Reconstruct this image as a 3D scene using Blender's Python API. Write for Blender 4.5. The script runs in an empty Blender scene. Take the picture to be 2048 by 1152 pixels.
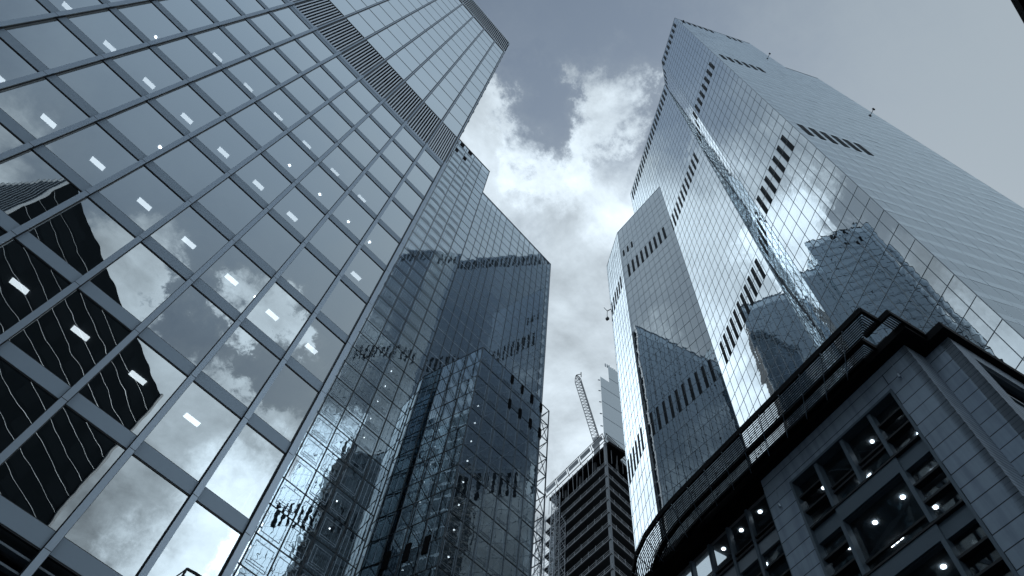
import bpy, math, random
from mathutils import Vector, Matrix
random.seed(7)
R = math.radians
scene = bpy.context.scene
COL = scene.collection

# ------------------------------------------------------------------ camera
# x runs along the left tower's facade, z is up, the lens is at the origin (street 1.6 m below)
F_PX = 1391.624
CAMROWS = ((0.669414, -0.738898, 0.076899), (0.680504, 0.568383, -0.462446), (0.297992, 0.361898, 0.883307))
cam_d = bpy.data.cameras.new('camera'); cam = bpy.data.objects.new('camera', cam_d); COL.objects.link(cam)
cam_d.sensor_width = 36.0; cam_d.lens = F_PX / 2048 * 36; cam_d.clip_start = 0.05; cam_d.clip_end = 5000
r0, r1, r2 = (Vector(v) for v in CAMROWS)
_m = Matrix((r0, -r1, -r2)).transposed()
cam.matrix_world = _m.to_4x4()
scene.camera = cam

def project(p):
    x, y, z = r0.dot(p), r1.dot(p), r2.dot(p)
    if z <= 0.01: return None
    return (F_PX * x / z + 1024, F_PX * y / z + 576)

# ------------------------------------------------------------------ view
scene.view_settings.view_transform = 'Standard'
scene.view_settings.look = 'None'
scene.view_settings.exposure = 0.06
scene.view_settings.gamma = 1.0
scene.view_settings.use_curve_mapping = False
scene.cycles.max_bounces = 10
scene.cycles.glossy_bounces = 6
scene.cycles.transparent_max_bounces = 12
scene.cycles.sample_clamp_indirect = 6.0
scene.cycles.use_denoising = True

# ------------------------------------------------------------------ sky and sun
SUN_AZ, SUN_EL = 10.0, 45.0
w = bpy.data.worlds.new('World'); scene.world = w; w.use_nodes = True
NT = w.node_tree; NT.nodes.clear()
def N(nt, t, **kw):
    n = nt.nodes.new(t)
    for k, v in kw.items(): setattr(n, k, v)
    return n
def L(nt, a, b): nt.links.new(a, b)
def mth(nt, op, a, b=None, c=None, clamp=False):
    n = nt.nodes.new('ShaderNodeMath'); n.operation = op; n.use_clamp = clamp
    for i, v in enumerate((a, b, c)):
        if v is None: continue
        if isinstance(v, (int, float)): n.inputs[i].default_value = v
        else: nt.links.new(v, n.inputs[i])
    return n.outputs[0]
def vmth(nt, op, a, b=None):
    n = nt.nodes.new('ShaderNodeVectorMath'); n.operation = op
    for i, v in enumerate((a, b)):
        if v is None: continue
        if isinstance(v, (tuple, list)): n.inputs[i].default_value = v
        else: nt.links.new(v, n.inputs[i])
    return n
def smooth(nt, v, lo, hi):
    n = nt.nodes.new('ShaderNodeMapRange'); n.interpolation_type = 'SMOOTHSTEP'
    nt.links.new(v, n.inputs[0]); n.inputs[1].default_value = lo; n.inputs[2].default_value = hi
    return n.outputs[0]
def mixc(nt, f, a, b, blend='MIX'):
    n = nt.nodes.new('ShaderNodeMix'); n.data_type = 'RGBA'; n.blend_type = blend
    for s, v in ((n.inputs[0], f), (n.inputs[6], a), (n.inputs[7], b)):
        if isinstance(v, (int, float)): s.default_value = v
        elif isinstance(v, (tuple, list)): s.default_value = (*v, 1) if len(v) == 3 else v
        else: nt.links.new(v, s)
    return n.outputs[2]
def dirv(az, el):
    return (math.cos(R(el)) * math.cos(R(az)), math.cos(R(el)) * math.sin(R(az)), math.sin(R(el)))

sky = N(NT, 'ShaderNodeTexSky', sky_type='NISHITA'); sky.sun_disc = False
sky.sun_elevation = R(SUN_EL); sky.sun_rotation = R(90 - SUN_AZ)
sky.air_density = 1.0; sky.dust_density = 0.6; sky.ozone_density = 1.0
hs = N(NT, 'ShaderNodeHueSaturation'); hs.inputs['Saturation'].default_value = 0.70
L(NT, sky.outputs[0], hs.inputs['Color'])
SKYMUL = 1.0
skyc = mixc(NT, 1.0, hs.outputs[0], (1.12, 1.17, 1.09), 'MULTIPLY')
tc = N(NT, 'ShaderNodeTexCoord')
D = vmth(NT, 'NORMALIZE', tc.outputs['Generated']).outputs[0]
sp = N(NT, 'ShaderNodeSeparateXYZ'); L(NT, D, sp.inputs[0])
zc = mth(NT, 'MAXIMUM', sp.outputs[2], 0.06)
inv = mth(NT, 'DIVIDE', 1.0, zc)
cv = N(NT, 'ShaderNodeCombineXYZ')
L(NT, mth(NT, 'MULTIPLY', sp.outputs[0], inv), cv.inputs[0]); L(NT, mth(NT, 'MULTIPLY', sp.outputs[1], inv), cv.inputs[1])
PL = cv.outputs[0]
def cnoise(vec, scale, detail=9.0, rough=0.55, dist=0.15):
    n = N(NT, 'ShaderNodeTexNoise'); n.inputs['Scale'].default_value = scale; n.inputs['Detail'].default_value = detail
    n.inputs['Roughness'].default_value = rough; n.inputs['Distortion'].default_value = dist
    L(NT, vec, n.inputs['Vector']); return n.outputs[0]
CS = 3.4
n1 = cnoise(PL, CS, 12.0, 0.60, 0.25)
off = vmth(NT, 'ADD', PL, (0.05, 0.03, 0.0)).outputs[0]
n1b = cnoise(off, CS, 12.0, 0.60, 0.25)
n2 = cnoise(vmth(NT, 'ADD', PL, (3.1, 7.7, 0)).outputs[0], 7.0, 6.0)
# how high the cloud bank reaches, by direction
hx = vmth(NT, 'DOT_PRODUCT', D, (math.cos(R(58)), math.sin(R(58)), 0)).outputs['Value']
lvl = mth(NT, 'SUBTRACT', 0.905, mth(NT, 'MULTIPLY_ADD', hx, -0.22, sp.outputs[2]))   # >0 inside the bank
wn = N(NT, 'ShaderNodeTexNoise'); wn.inputs['Scale'].default_value = 9.0; wn.inputs['Detail'].default_value = 9.0; wn.inputs['Roughness'].default_value = 0.68
L(NT, D, wn.inputs['Vector'])
wv = vmth(NT, 'MULTIPLY', vmth(NT, 'SUBTRACT', wn.outputs['Color'], (0.5, 0.5, 0.5)).outputs[0], (0.24, 0.24, 0.24)).outputs[0]
DW = vmth(NT, 'NORMALIZE', vmth(NT, 'ADD', D, wv).outputs[0]).outputs[0]
def blob(az, el, deg, amt):
    dp = vmth(NT, 'DOT_PRODUCT', DW, dirv(az, el)).outputs['Value']
    return mth(NT, 'MULTIPLY', smooth(NT, dp, math.cos(R(deg)), 1.0), amt)
bl = None
for b in ((26, 77, 6, 0.10), (70, 73, 6.5, 0.11), (46, 73.6, 4.0, 0.06), (53, 76.0, 5, -0.10), (-88, 53, 15, -0.085), (-77, 48.5, 4, -0.10), (-89, 47, 4, -0.07),
          (-82, 52.5, 5, 0.16), (-98, 50, 6, 0.15), (-94, 47.5, 4, 0.09), (-78, 51, 4, 0.10), (-86, 43, 5, 0.05), (-78, 39, 9, 0.10), (-40, 60, 24, -0.28), (116, 56, 9, -0.10), (130, 63, 14, -0.03), (-112, 60, 16, -0.06), (154, 52, 17, -0.16), (177, 40, 9, 0.15), (107, 62, 6, 0.05)):
    v = blob(*b); bl = v if bl is None else mth(NT, 'ADD', bl, v)
dens = mth(NT, 'ADD', mth(NT, 'ADD', lvl, bl), mth(NT, 'MULTIPLY', mth(NT, 'SUBTRACT', n1, 0.5), 0.36))
mask = smooth(NT, dens, -0.022, 0.070)
thin = smooth(NT, mth(NT, 'ADD', dens, mth(NT, 'MULTIPLY', mth(NT, 'SUBTRACT', n2, 0.5), 0.10)), -0.10, 0.06)
lit = mth(NT, 'MULTIPLY', mth(NT, 'SUBTRACT', n1, n1b), 1.5)
br = None
for b in ((20, 72, 9, 0.36), (47, 73.5, 5, 0.32), (76, 47, 17, 0.9), (-70, 36, 10, 1.6), (107, 62, 5, 0.9), (91, 63, 10, 0.3), (90, 50, 8, 0.5), (115, 45, 8, 0.6), (-82, 45, 12, 0.30), (-80, 52, 7, 0.3), (-95, 49, 7, 0.2), (64, 72, 6, 0.2), (-52, 46, 8, 0.5), (177, 40, 9, 6.0), (-69.5, 37, 3, 1.6), (120, 45, 10, 0.3), (40, 54, 15, 0.20)):
    v = blob(*b); br = v if br is None else mth(NT, 'ADD', br, v)
edge = mth(NT, 'SUBTRACT', 1.0, smooth(NT, dens, 0.0, 0.10))
val = mth(NT, 'ADD', mth(NT, 'ADD', 0.56, br), mth(NT, 'ADD', lit, mth(NT, 'MULTIPLY', edge, 0.13)))
val = mth(NT, 'ADD', val, mth(NT, 'MULTIPLY', mth(NT, 'SUBTRACT', n2, 0.5), 0.20))
val = mth(NT, 'MAXIMUM', val, 0.40)
CLOUDK = 10.0
cc = N(NT, 'ShaderNodeVectorMath', operation='SCALE'); cc.inputs[0].default_value = (0.82, 0.945, 1.045)
L(NT, mth(NT, 'MULTIPLY', val, CLOUDK), cc.inputs['Scale'])
haze_f = mth(NT, 'ADD', mth(NT, 'ADD', blob(-40, 46, 38, 0.85), mth(NT, 'ADD', blob(-95, 78, 16, 0.25), blob(132, 62, 17, 0.5))), mth(NT, 'MULTIPLY', thin, 0.28))
skyb = mixc(NT, blob(-108, 66, 25, 1.0), skyc, (2.75, 3.5, 4.35))
veil = mixc(NT, mth(NT, 'MINIMUM', haze_f, 0.85), skyb, (3.95, 4.6, 5.08))
fin = mixc(NT, mask, veil, cc.outputs[0])
bg = N(NT, 'ShaderNodeBackground'); bg.inputs['Strength'].default_value = 0.10
L(NT, fin, bg.inputs['Color'])
wo = N(NT, 'ShaderNodeOutputWorld'); L(NT, bg.outputs[0], wo.inputs['Surface'])

sd = bpy.data.lights.new('sun', 'SUN'); sd.energy = 3.0; sd.angle = R(0.5); sd.color = (1.0, 0.96, 0.9)
so = bpy.data.objects.new('sun', sd); COL.objects.link(so)
so.rotation_euler = Vector(dirv(SUN_AZ, SUN_EL)).to_track_quat('Z', 'Y').to_euler()

# ------------------------------------------------------------------ materials
def newmat(name):
    m = bpy.data.materials.new(name); m.use_nodes = True; m.node_tree.nodes.clear()
    o = m.node_tree.nodes.new('ShaderNodeOutputMaterial'); return m, m.node_tree, o
def solid(name, col, rough=0.6, metal=0.0, var=0.12, scale=1.5, bump=0.0, spec=0.4):
    m, nt, o = newmat(name)
    b = N(nt, 'ShaderNodeBsdfPrincipled'); b.inputs['Roughness'].default_value = rough; b.inputs['Metallic'].default_value = metal
    b.inputs['Specular IOR Level'].default_value = spec
    t = N(nt, 'ShaderNodeTexCoord'); n = N(nt, 'ShaderNodeTexNoise'); n.inputs['Scale'].default_value = scale; n.inputs['Detail'].default_value = 6
    L(nt, t.outputs['Object'], n.inputs['Vector'])
    lo = tuple(c * (1 - var) for c in col); hi = tuple(c * (1 + var) for c in col)
    L(nt, mixc(nt, n.outputs[0], lo, hi), b.inputs['Base Color'])
    if bump:
        bp = N(nt, 'ShaderNodeBump'); bp.inputs['Strength'].default_value = bump; bp.inputs['Distance'].default_value = 0.02
        n3 = N(nt, 'ShaderNodeTexNoise'); n3.inputs['Scale'].default_value = 20; L(nt, t.outputs['Object'], n3.inputs['Vector'])
        L(nt, n3.outputs[0], bp.inputs['Height']); L(nt, bp.outputs[0], b.inputs['Normal'])
    L(nt, b.outputs[0], o.inputs[0]); return m
def glass(name, refl=0.5, kf=0.4, tint=(0.9, 0.97, 1.0), base=(0.02, 0.03, 0.04), transp=0.0, wob=0.02, wscale=0.5, rough=0.0, ttint=(0.5, 0.55, 0.6), wob2=0.0):
    m, nt, o = newmat(name)
    g = N(nt, 'ShaderNodeBsdfGlossy'); g.inputs['Roughness'].default_value = rough; g.inputs['Color'].default_value = (*tint, 1)
    d = N(nt, 'ShaderNodeBsdfDiffuse'); d.inputs['Color'].default_value = (*base, 1)
    bs = d.outputs[0]
    if transp:
        tr = N(nt, 'ShaderNodeBsdfTransparent'); tr.inputs[0].default_value = (*ttint, 1)
        mx = N(nt, 'ShaderNodeMixShader'); mx.inputs[0].default_value = transp
        L(nt, bs, mx.inputs[1]); L(nt, tr.outputs[0], mx.inputs[2]); bs = mx.outputs[0]
    lw = N(nt, 'ShaderNodeLayerWeight'); lw.inputs[0].default_value = 0.5
    f = mth(nt, 'ADD', mth(nt, 'MULTIPLY', mth(nt, 'POWER', lw.outputs['Facing'], 2.0), kf), refl, clamp=True)
    if wob:
        t = N(nt, 'ShaderNodeTexCoord'); n = N(nt, 'ShaderNodeTexNoise'); n.inputs['Scale'].default_value = wscale; n.inputs['Detail'].default_value = 1.0
        L(nt, t.outputs['Object'], n.inputs['Vector'])
        hgt = n.outputs[0]
        if wob2:
            n4 = N(nt, 'ShaderNodeTexNoise'); n4.inputs['Scale'].default_value = wscale * 4; n4.inputs['Detail'].default_value = 0.0
            L(nt, t.outputs['Object'], n4.inputs['Vector']); hgt = mth(nt, 'ADD', hgt, mth(nt, 'MULTIPLY', n4.outputs[0], wob2))
        bp = N(nt, 'ShaderNodeBump'); bp.inputs['Strength'].default_value = 1.0; bp.inputs['Distance'].default_value = wob
        L(nt, hgt, bp.inputs['Height']); L(nt, bp.outputs[0], g.inputs['Normal'])
    mx = N(nt, 'ShaderNodeMixShader'); L(nt, f, mx.inputs[0]); L(nt, bs, mx.inputs[1]); L(nt, g.outputs[0], mx.inputs[2])
    L(nt, mx.outputs[0], o.inputs[0]); return m
def emit(name, col, st):
    m, nt, o = newmat(name)
    e = N(nt, 'ShaderNodeEmission'); e.inputs[0].default_value = (*col, 1); e.inputs[1].default_value = st
    L(nt, e.outputs[0], o.inputs[0]); return m
def stone(name, col, joint, zrow, wblk):
    """ashlar: thin courses along z with occasional upright joints, in object space (x along the wall)"""
    m, nt, o = newmat(name)
    b = N(nt, 'ShaderNodeBsdfPrincipled'); b.inputs['Roughness'].default_value = 0.75; b.inputs['Specular IOR Level'].default_value = 0.3
    uv = N(nt, 'ShaderNodeUVMap'); uv.uv_map = 'UVMap'
    br_ = N(nt, 'ShaderNodeTexBrick'); br_.inputs['Scale'].default_value = 1.0
    br_.inputs['Mortar Size'].default_value = 0.026; br_.inputs['Mortar Smooth'].default_value = 0.2; br_.inputs['Bias'].default_value = 0.0
    br_.inputs['Brick Width'].default_value = wblk; br_.inputs['Row Height'].default_value = zrow; br_.offset = 0.37
    c1 = tuple(c * 0.92 for c in col); c2 = tuple(c * 1.06 for c in col)
    br_.inputs['Color1'].default_value = (*c1, 1); br_.inputs['Color2'].default_value = (*c2, 1); br_.inputs['Mortar'].default_value = (*joint, 1)
    L(nt, uv.outputs[0], br_.inputs['Vector'])
    n = N(nt, 'ShaderNodeTexNoise'); n.inputs['Scale'].default_value = 1.2; n.inputs['Detail'].default_value = 8; n.inputs['Roughness'].default_value = 0.65
    L(nt, uv.outputs[0], n.inputs['Vector'])
    r_ = mixc(nt, n.outputs[0], (0.82, 0.83, 0.84), (1.14, 1.14, 1.14))
    mp = N(nt, 'ShaderNodeMapping'); mp.inputs['Scale'].default_value = (2.6, 0.16, 1.0); L(nt, uv.outputs[0], mp.inputs['Vector'])
    st = N(nt, 'ShaderNodeTexNoise'); st.inputs['Scale'].default_value = 1.0; st.inputs['Detail'].default_value = 5; L(nt, mp.outputs[0], st.inputs['Vector'])
    r2_ = mixc(nt, smooth(nt, st.outputs[0], 0.42, 0.68), (1.04, 1.04, 1.03), (0.80, 0.81, 0.83))
    L(nt, mixc(nt, 1.0, mixc(nt, 1.0, br_.outputs['Color'], r_, 'MULTIPLY'), r2_, 'MULTIPLY'), b.inputs['Base Color'])
    bp = N(nt, 'ShaderNodeBump'); bp.inputs['Strength'].default_value = 0.6; bp.inputs['Distance'].default_value = 0.02
    L(nt, mth(nt, 'SUBTRACT', 1.0, br_.outputs['Fac']), bp.inputs['Height']); L(nt, bp.outputs[0], b.inputs['Normal'])
    L(nt, b.outputs[0], o.inputs[0]); return m

M = {}
M['alu'] = solid('grey_aluminium', (0.38, 0.46, 0.545), 0.38, 0.6, 0.06, 0.6)
M['alu_pale'] = solid('pale_aluminium', (0.42, 0.47, 0.52), 0.35, 0.4, 0.08, 0.8)
M['spandrel'] = solid('enamelled_spandrel_panel', (0.32, 0.40, 0.48), 0.5, 0.45, 0.06, 0.6)
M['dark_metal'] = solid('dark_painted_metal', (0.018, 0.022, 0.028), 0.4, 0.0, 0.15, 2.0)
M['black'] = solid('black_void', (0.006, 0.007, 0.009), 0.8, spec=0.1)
M['steel'] = solid('blue_grey_steel', (0.10, 0.14, 0.18), 0.45, 0.2, 0.15, 0.5)
M['fin_light'] = solid('light_louvre_metal', (0.74, 0.80, 0.86), 0.3, 0.5)
M['recess'] = solid('louvre_backing', (0.10, 0.135, 0.17), 0.6)
M['interior'] = solid('office_interior', (0.05, 0.06, 0.07), 0.8, spec=0.1)
M['ceiling'] = solid('ceiling_tiles', (0.16, 0.175, 0.19), 0.8, spec=0.1)
M['lamp'] = emit('lit_ceiling_lamp', (0.92, 0.97, 1.0), 2.4)
M['spot_dim'] = emit('lit_far_downlight', (0.95, 0.98, 1.0), 4.5)
M['spot'] = emit('lit_downlight', (0.95, 0.98, 1.0), 9.0)
M['glassL'] = glass('left_tower_glass', 0.40, 1.15, base=(0.012, 0.016, 0.02), transp=0.92, wob=0.0032, wscale=0.55, ttint=(0.6, 0.66, 0.7), wob2=0.12)
M['glassLup'] = glass('left_tower_upper_glass', 0.42, 1.1, base=(0.08, 0.10, 0.12), wob=0.012, wscale=0.5)
M['glassM'] = glass('middle_tower_glass', 0.36, 1.0, tint=(0.82, 0.93, 1.0), base=(0.03, 0.042, 0.055), transp=0.85, wob=0.006, wscale=0.45, ttint=(0.74, 0.82, 0.88), wob2=0.25)
M['glassM2'] = glass('middle_tower_dark_glass', 0.28, 1.05, tint=(0.82, 0.93, 1.0), base=(0.022, 0.03, 0.04), transp=0.6, wob=0.006, wscale=0.45, ttint=(0.5, 0.58, 0.64), wob2=0.25)
M['glassM3'] = glass('middle_tower_strip_glass', 0.26, 1.1, tint=(0.82, 0.93, 1.0), base=(0.10, 0.125, 0.15), wob=0.006, wscale=0.45, wob2=0.25)
M['glassR'] = glass('faceted_tower_glass', 0.16, 1.35, tint=(0.88, 0.955, 1.0), base=(0.025, 0.036, 0.048), wob=0.006, wscale=0.4, wob2=0.2)
M['glassRs'] = glass('faceted_tower_spandrel', 0.16, 1.3, tint=(0.88, 0.955, 1.0), base=(0.075, 0.1, 0.125), wob=0.006, wscale=0.4, wob2=0.2)
M['glassS'] = glass('stone_block_window_glass', 0.05, 0.10, base=(0.01, 0.013, 0.016), transp=0.93, wob=0.01, ttint=(0.72, 0.78, 0.82))
M['glassQ'] = solid('black_cladding', (0.010, 0.014, 0.018), 0.9, spec=0.0)
M['glassQ2'] = solid('black_window_band', (0.0125, 0.0175, 0.0225), 0.8, spec=0.0)
M['glassR5'] = glass('faceted_tower_side_glass', 0.05, 0.84, tint=(0.83, 0.93, 1.0), base=(0.02, 0.03, 0.04), wob=0.022, wscale=0.4, wob2=0.2)
M['glassR5s'] = glass('faceted_tower_side_streak', 0.08, 0.97, tint=(0.83, 0.93, 1.0), base=(0.05, 0.065, 0.08), wob=0.012, wscale=0.4, wob2=0.2)  # lighter floor bands painted in for streaks of reflection
M['joint'] = solid('facade_joint', (0.20, 0.245, 0.29), 0.45, 0.3)
M['joint_pale'] = solid('pale_facade_joint', (0.42, 0.49, 0.56), 0.3, 0.7)
M['joint_dark'] = solid('dark_facade_joint', (0.06, 0.075, 0.09), 0.5, 0.2)
M['stone'] = stone('grey_ashlar', (0.275, 0.355, 0.45), (0.025, 0.03, 0.04), 0.80, 16.0)
M['stone_fine'] = stone('grey_ashlar_return', (0.33, 0.41, 0.50), (0.10, 0.12, 0.14), 0.27, 9.0)  # finer courses; colour also lightened for the sky light on the returns
M['pale_panel'] = solid('pale_blue_grey_panel', (0.22, 0.27, 0.32), 0.45)
M['concrete'] = solid('raw_concrete', (0.30, 0.33, 0.36), 0.8, 0, 0.25, 0.4)
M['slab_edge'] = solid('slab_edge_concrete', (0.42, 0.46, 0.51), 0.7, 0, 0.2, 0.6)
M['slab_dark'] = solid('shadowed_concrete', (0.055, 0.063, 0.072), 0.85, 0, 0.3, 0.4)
M['scaffold'] = solid('galvanised_tube', (0.50, 0.56, 0.62), 0.45, 0.2)
M['mesh_screen'] = solid('pale_debris_screen', (0.40, 0.45, 0.50), 0.7)
M['crane'] = solid('pale_crane_paint', (0.42, 0.46, 0.50), 0.5)
M['slate'] = glass('slate_tower_glass', 0.06, 0.3, base=(0.012, 0.016, 0.02), wob=0.01)
M['vent_dark'] = solid('dark_vent_louvre', (0.02, 0.028, 0.036), 0.75, spec=0.08)
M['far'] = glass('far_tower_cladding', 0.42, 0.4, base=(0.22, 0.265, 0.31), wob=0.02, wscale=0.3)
M['asphalt'] = solid('asphalt', (0.05, 0.052, 0.055), 0.85, 0, 0.25, 3.0, 0.4)
M['roof'] = solid('roof_membrane', (0.22, 0.23, 0.24), 0.85)
M['pav'] = solid('paving', (0.26, 0.26, 0.26), 0.8, 0, 0.2, 2.0)

# ------------------------------------------------------------------ mesh building
class MB:
    def __init__(s): s.v = []; s.f = []; s.mi = []; s.uv = {}
    def quad(s, a, b, c, d, mi=0, uv=None):
        i = len(s.v); s.v += [tuple(a), tuple(b), tuple(c), tuple(d)]; s.f.append((i, i+1, i+2, i+3)); s.mi.append(mi)
        if uv: s.uv[len(s.f)-1] = uv
    def hexa(s, p, mi=0):
        """p: 8 points, 0-3 bottom ring, 4-7 top ring"""
        i = len(s.v); s.v += [tuple(q) for q in p]
        for f in ((3,2,1,0),(4,5,6,7),(0,1,5,4),(1,2,6,5),(2,3,7,6),(3,0,4,7)):
            s.f.append(tuple(i+k for k in f)); s.mi.append(mi)
    def beam(s, a, b, r, mi=0, n=4, ry=None):
        a = Vector(a); b = Vector(b); d = (b-a)
        if d.length < 1e-6: return
        d.normalize(); u = d.cross(Vector((0,0,1)))
        if u.length < 1e-3: u = d.cross(Vector((1,0,0)))
        u.normalize(); v = d.cross(u); i = len(s.v); ry = ry or r
        for c in (a, b):
            for k in range(n):
                t = 2*math.pi*(k+.5)/n; s.v.append(tuple(c + u*math.cos(t)*r + v*math.sin(t)*ry))
        for k in range(n):
            s.f.append((i+k, i+(k+1)%n, i+n+(k+1)%n, i+n+k)); s.mi.append(mi)
        s.f.append(tuple(i+k for k in range(n))[::-1]); s.mi.append(mi)
        s.f.append(tuple(i+n+k for k in range(n))); s.mi.append(mi)
    def prism(s, poly, z0, z1, mi=0):
        i = len(s.v); n = len(poly)
        area = sum(poly[k][0]*poly[(k+1)%n][1]-poly[(k+1)%n][0]*poly[k][1] for k in range(n))
        if area < 0: poly = poly[::-1]
        s.v += [(x,y,z0) for x,y in poly] + [(x,y,z1) for x,y in poly]
        s.f.append(tuple(range(i+n-1, i-1, -1))); s.mi.append(mi); s.f.append(tuple(range(i+n, i+2*n))); s.mi.append(mi)
        for k in range(n):
            s.f.append((i+k, i+(k+1)%n, i+n+(k+1)%n, i+n+k)); s.mi.append(mi)
    def build(s, name, mats, parent=None, smooth=False):
        me = bpy.data.meshes.new(name); me.from_pydata(s.v, [], s.f)
        for m in (mats if isinstance(mats, (list, tuple)) else [mats]): me.materials.append(m)
        me.polygons.foreach_set('material_index', s.mi)
        if s.uv:
            ul = me.uv_layers.new(name='UVMap')
            for fi, uvs in s.uv.items():
                for k, li in enumerate(me.polygons[fi].loop_indices): ul.data[li].uv = uvs[k]
        if smooth: me.polygons.foreach_set('use_smooth', [True]*len(me.polygons))
        me.update()
        o = bpy.data.objects.new(name, me); COL.objects.link(o)
        if parent: o.parent = parent
        return o
def empty(name, label=None, cat=None, group=None, kind=None):
    o = bpy.data.objects.new(name, None); COL.objects.link(o); return tag(o, label, cat, group, kind)
def tag(o, label=None, cat=None, group=None, kind=None):
    for k, v in (('label', label), ('category', cat), ('group', group), ('kind', kind)):
        if v: o[k] = v
    return o
class FR:
    """upright facade frame: origin P (plan), direction angle a, n = outward"""
    def __init__(s, P, a, out):
        s.P = Vector((P[0], P[1])); s.d = Vector((math.cos(R(a)), math.sin(R(a)))); s.n = Vector((-s.d.y, s.d.x))
        if s.n.dot(Vector(out)) < 0: s.n = -s.n
        s.flip = (s.d.x*s.n.y - s.d.y*s.n.x) > 0     # whether s,z order must be reversed to face outward
    def pt(s, u, n, z):
        q = s.P + s.d*u + s.n*n; return Vector((q.x, q.y, z))
    def box(s, mb, u0, u1, n0, n1, z0, z1, mi=0):
        p = [s.pt(u0,n0,z0), s.pt(u1,n0,z0), s.pt(u1,n1,z0), s.pt(u0,n1,z0), s.pt(u0,n0,z1), s.pt(u1,n0,z1), s.pt(u1,n1,z1), s.pt(u0,n1,z1)]
        if not s.flip: p = [p[k] for k in (3,2,1,0,7,6,5,4)]
        mb.hexa(p, mi)
    def face(s, mb, u0, u1, z0, z1, n=0.0, mi=0, uvo=None):
        q = [(u0,z0),(u1,z0),(u1,z1),(u0,z1)]
        if s.flip: q = q[::-1]
        uv = [(a, b) for a, b in q] if uvo is not None else None
        mb.quad(*[s.pt(a, n, b) for a, b in q], mi, uv)
    def wallbox(s, mb, u0, u1, n0, n1, z0, z1, mi=0):
        """box whose faces carry metric uv (for the ashlar)"""
        def q4(pts, uvs): mb.quad(*pts, mi, uvs)
        s.face(mb, u0, u1, z0, z1, n1, mi, 1)
        for u in (u0, u1):
            q4([s.pt(u,n0,z0), s.pt(u,n1,z0), s.pt(u,n1,z1), s.pt(u,n0,z1)], [(n0,z0),(n1,z0),(n1,z1),(n0,z1)])
        for z in (z0, z1):
            q4([s.pt(u0,n0,z), s.pt(u1,n0,z), s.pt(u1,n1,z), s.pt(u0,n1,z)], [(u0,n0),(u1,n0),(u1,n1),(u0,n1)])
        q4([s.pt(u0,n0,z0), s.pt(u1,n0,z0), s.pt(u1,n0,z1), s.pt(u0,n0,z1)], [(u0,z0),(u1,z0),(u1,z1),(u0,z1)])

class Panes:
    """collects a building's panes; the 100 that show largest become window parts, the rest one part"""
    def __init__(s, hidden=None): s.items = []; s.hidden = hidden
    def add(s, fr, u0, u1, z0, z1, n=0.0, mats=(0,), tilt=0.004, bulge=0.004, split=None, tb=0.0):
        cu, cz = (u0+u1)/2, (z0+z1)/2; w2, h2 = (u1-u0)/2, (z1-z0)/2
        tx, tz = random.gauss(0, tilt) + tb, random.gauss(0, tilt); bg_ = random.gauss(0.6, 0.6)*bulge
        us = (u0, cu, u1); zs = (z0, cz, z1) if split is None else (z0, z0+(z1-z0)*split, z1)
        pts = []
        for z in zs:
            for u in us:
                a, b = (u-cu)/w2, (z-cz)/h2
                pts.append(fr.pt(u, n + a*w2*tx + b*h2*tz + bg_*(1-a*a)*(1-b*b), z))
        fs = []
        for r in (0, 1):
            for c in (0, 1):
                q = (r*3+c, r*3+c+1, r*3+c+4, r*3+c+3)
                fs.append((q if not fr.flip else q[::-1], mats[0] if (r == 0 or len(mats) == 1) else mats[1]))
        sc = 0
        pr = [project(fr.pt(a, n, b)) for a, b in ((u0,z0),(u1,z0),(u1,z1),(u0,z1))]
        if all(pr) and fr.n.dot(fr.P + fr.d*cu) < 0:
            cx, cy = sum(p[0] for p in pr)/4, sum(p[1] for p in pr)/4
            if -40 < cx < 2088 and -40 < cy < 1192 and not (s.hidden and s.hidden(cx, cy)):
                sc = abs(sum(pr[k][0]*pr[(k+1)%4][1]-pr[(k+1)%4][0]*pr[k][1] for k in range(4)))/2
        s.items.append((sc, pts, fs))
    def build(s, name, mats, parent, top=100):
        s.items.sort(key=lambda t: -t[0])
        def put(mb, it):
            i = len(mb.v); mb.v += [tuple(p) for p in it[1]]
            for f, mi in it[2]: mb.f.append(tuple(i+k for k in f)); mb.mi.append(mi)
        for it in s.items[:top]:
            if it[0] <= 0: top = s.items.index(it); break
            mb = MB(); put(mb, it); mb.build(name, mats, parent, True)
        rest = MB()
        for it in s.items[top:]: put(rest, it)
        if rest.v:
            o = rest.build(name + 's', mats, parent, True); o['kind'] = 'stuff'

def frange(a, b, n): return [a + (b-a)*k/n for k in range(n+1)]

# ------------------------------------------------------------------ setting: ground
g = MB(); g.quad((-900,-900,-1.6),(900,-900,-1.6),(900,900,-1.6),(-900,900,-1.6)); tag(g.build('street', M['asphalt']), kind='structure')
g = MB(); g.prism([(-60,12.0),(22,12.0),(22,19.4),(-60,19.4)], -1.596, -1.47); tag(g.build('pavement', M['pav']), kind='structure')

# ================================================================== LEFT TOWER
LX0, LX1, LY = -35.5, 6.82, 19.815
W, H, Z0 = 2.4797, 4.0, 16.106
T = empty('glass_office_tower', 'big left glass office tower with wide window bays and a dark louvre band', 'tower')
fl = FR((0, LY), 0, (0, -1))
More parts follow.
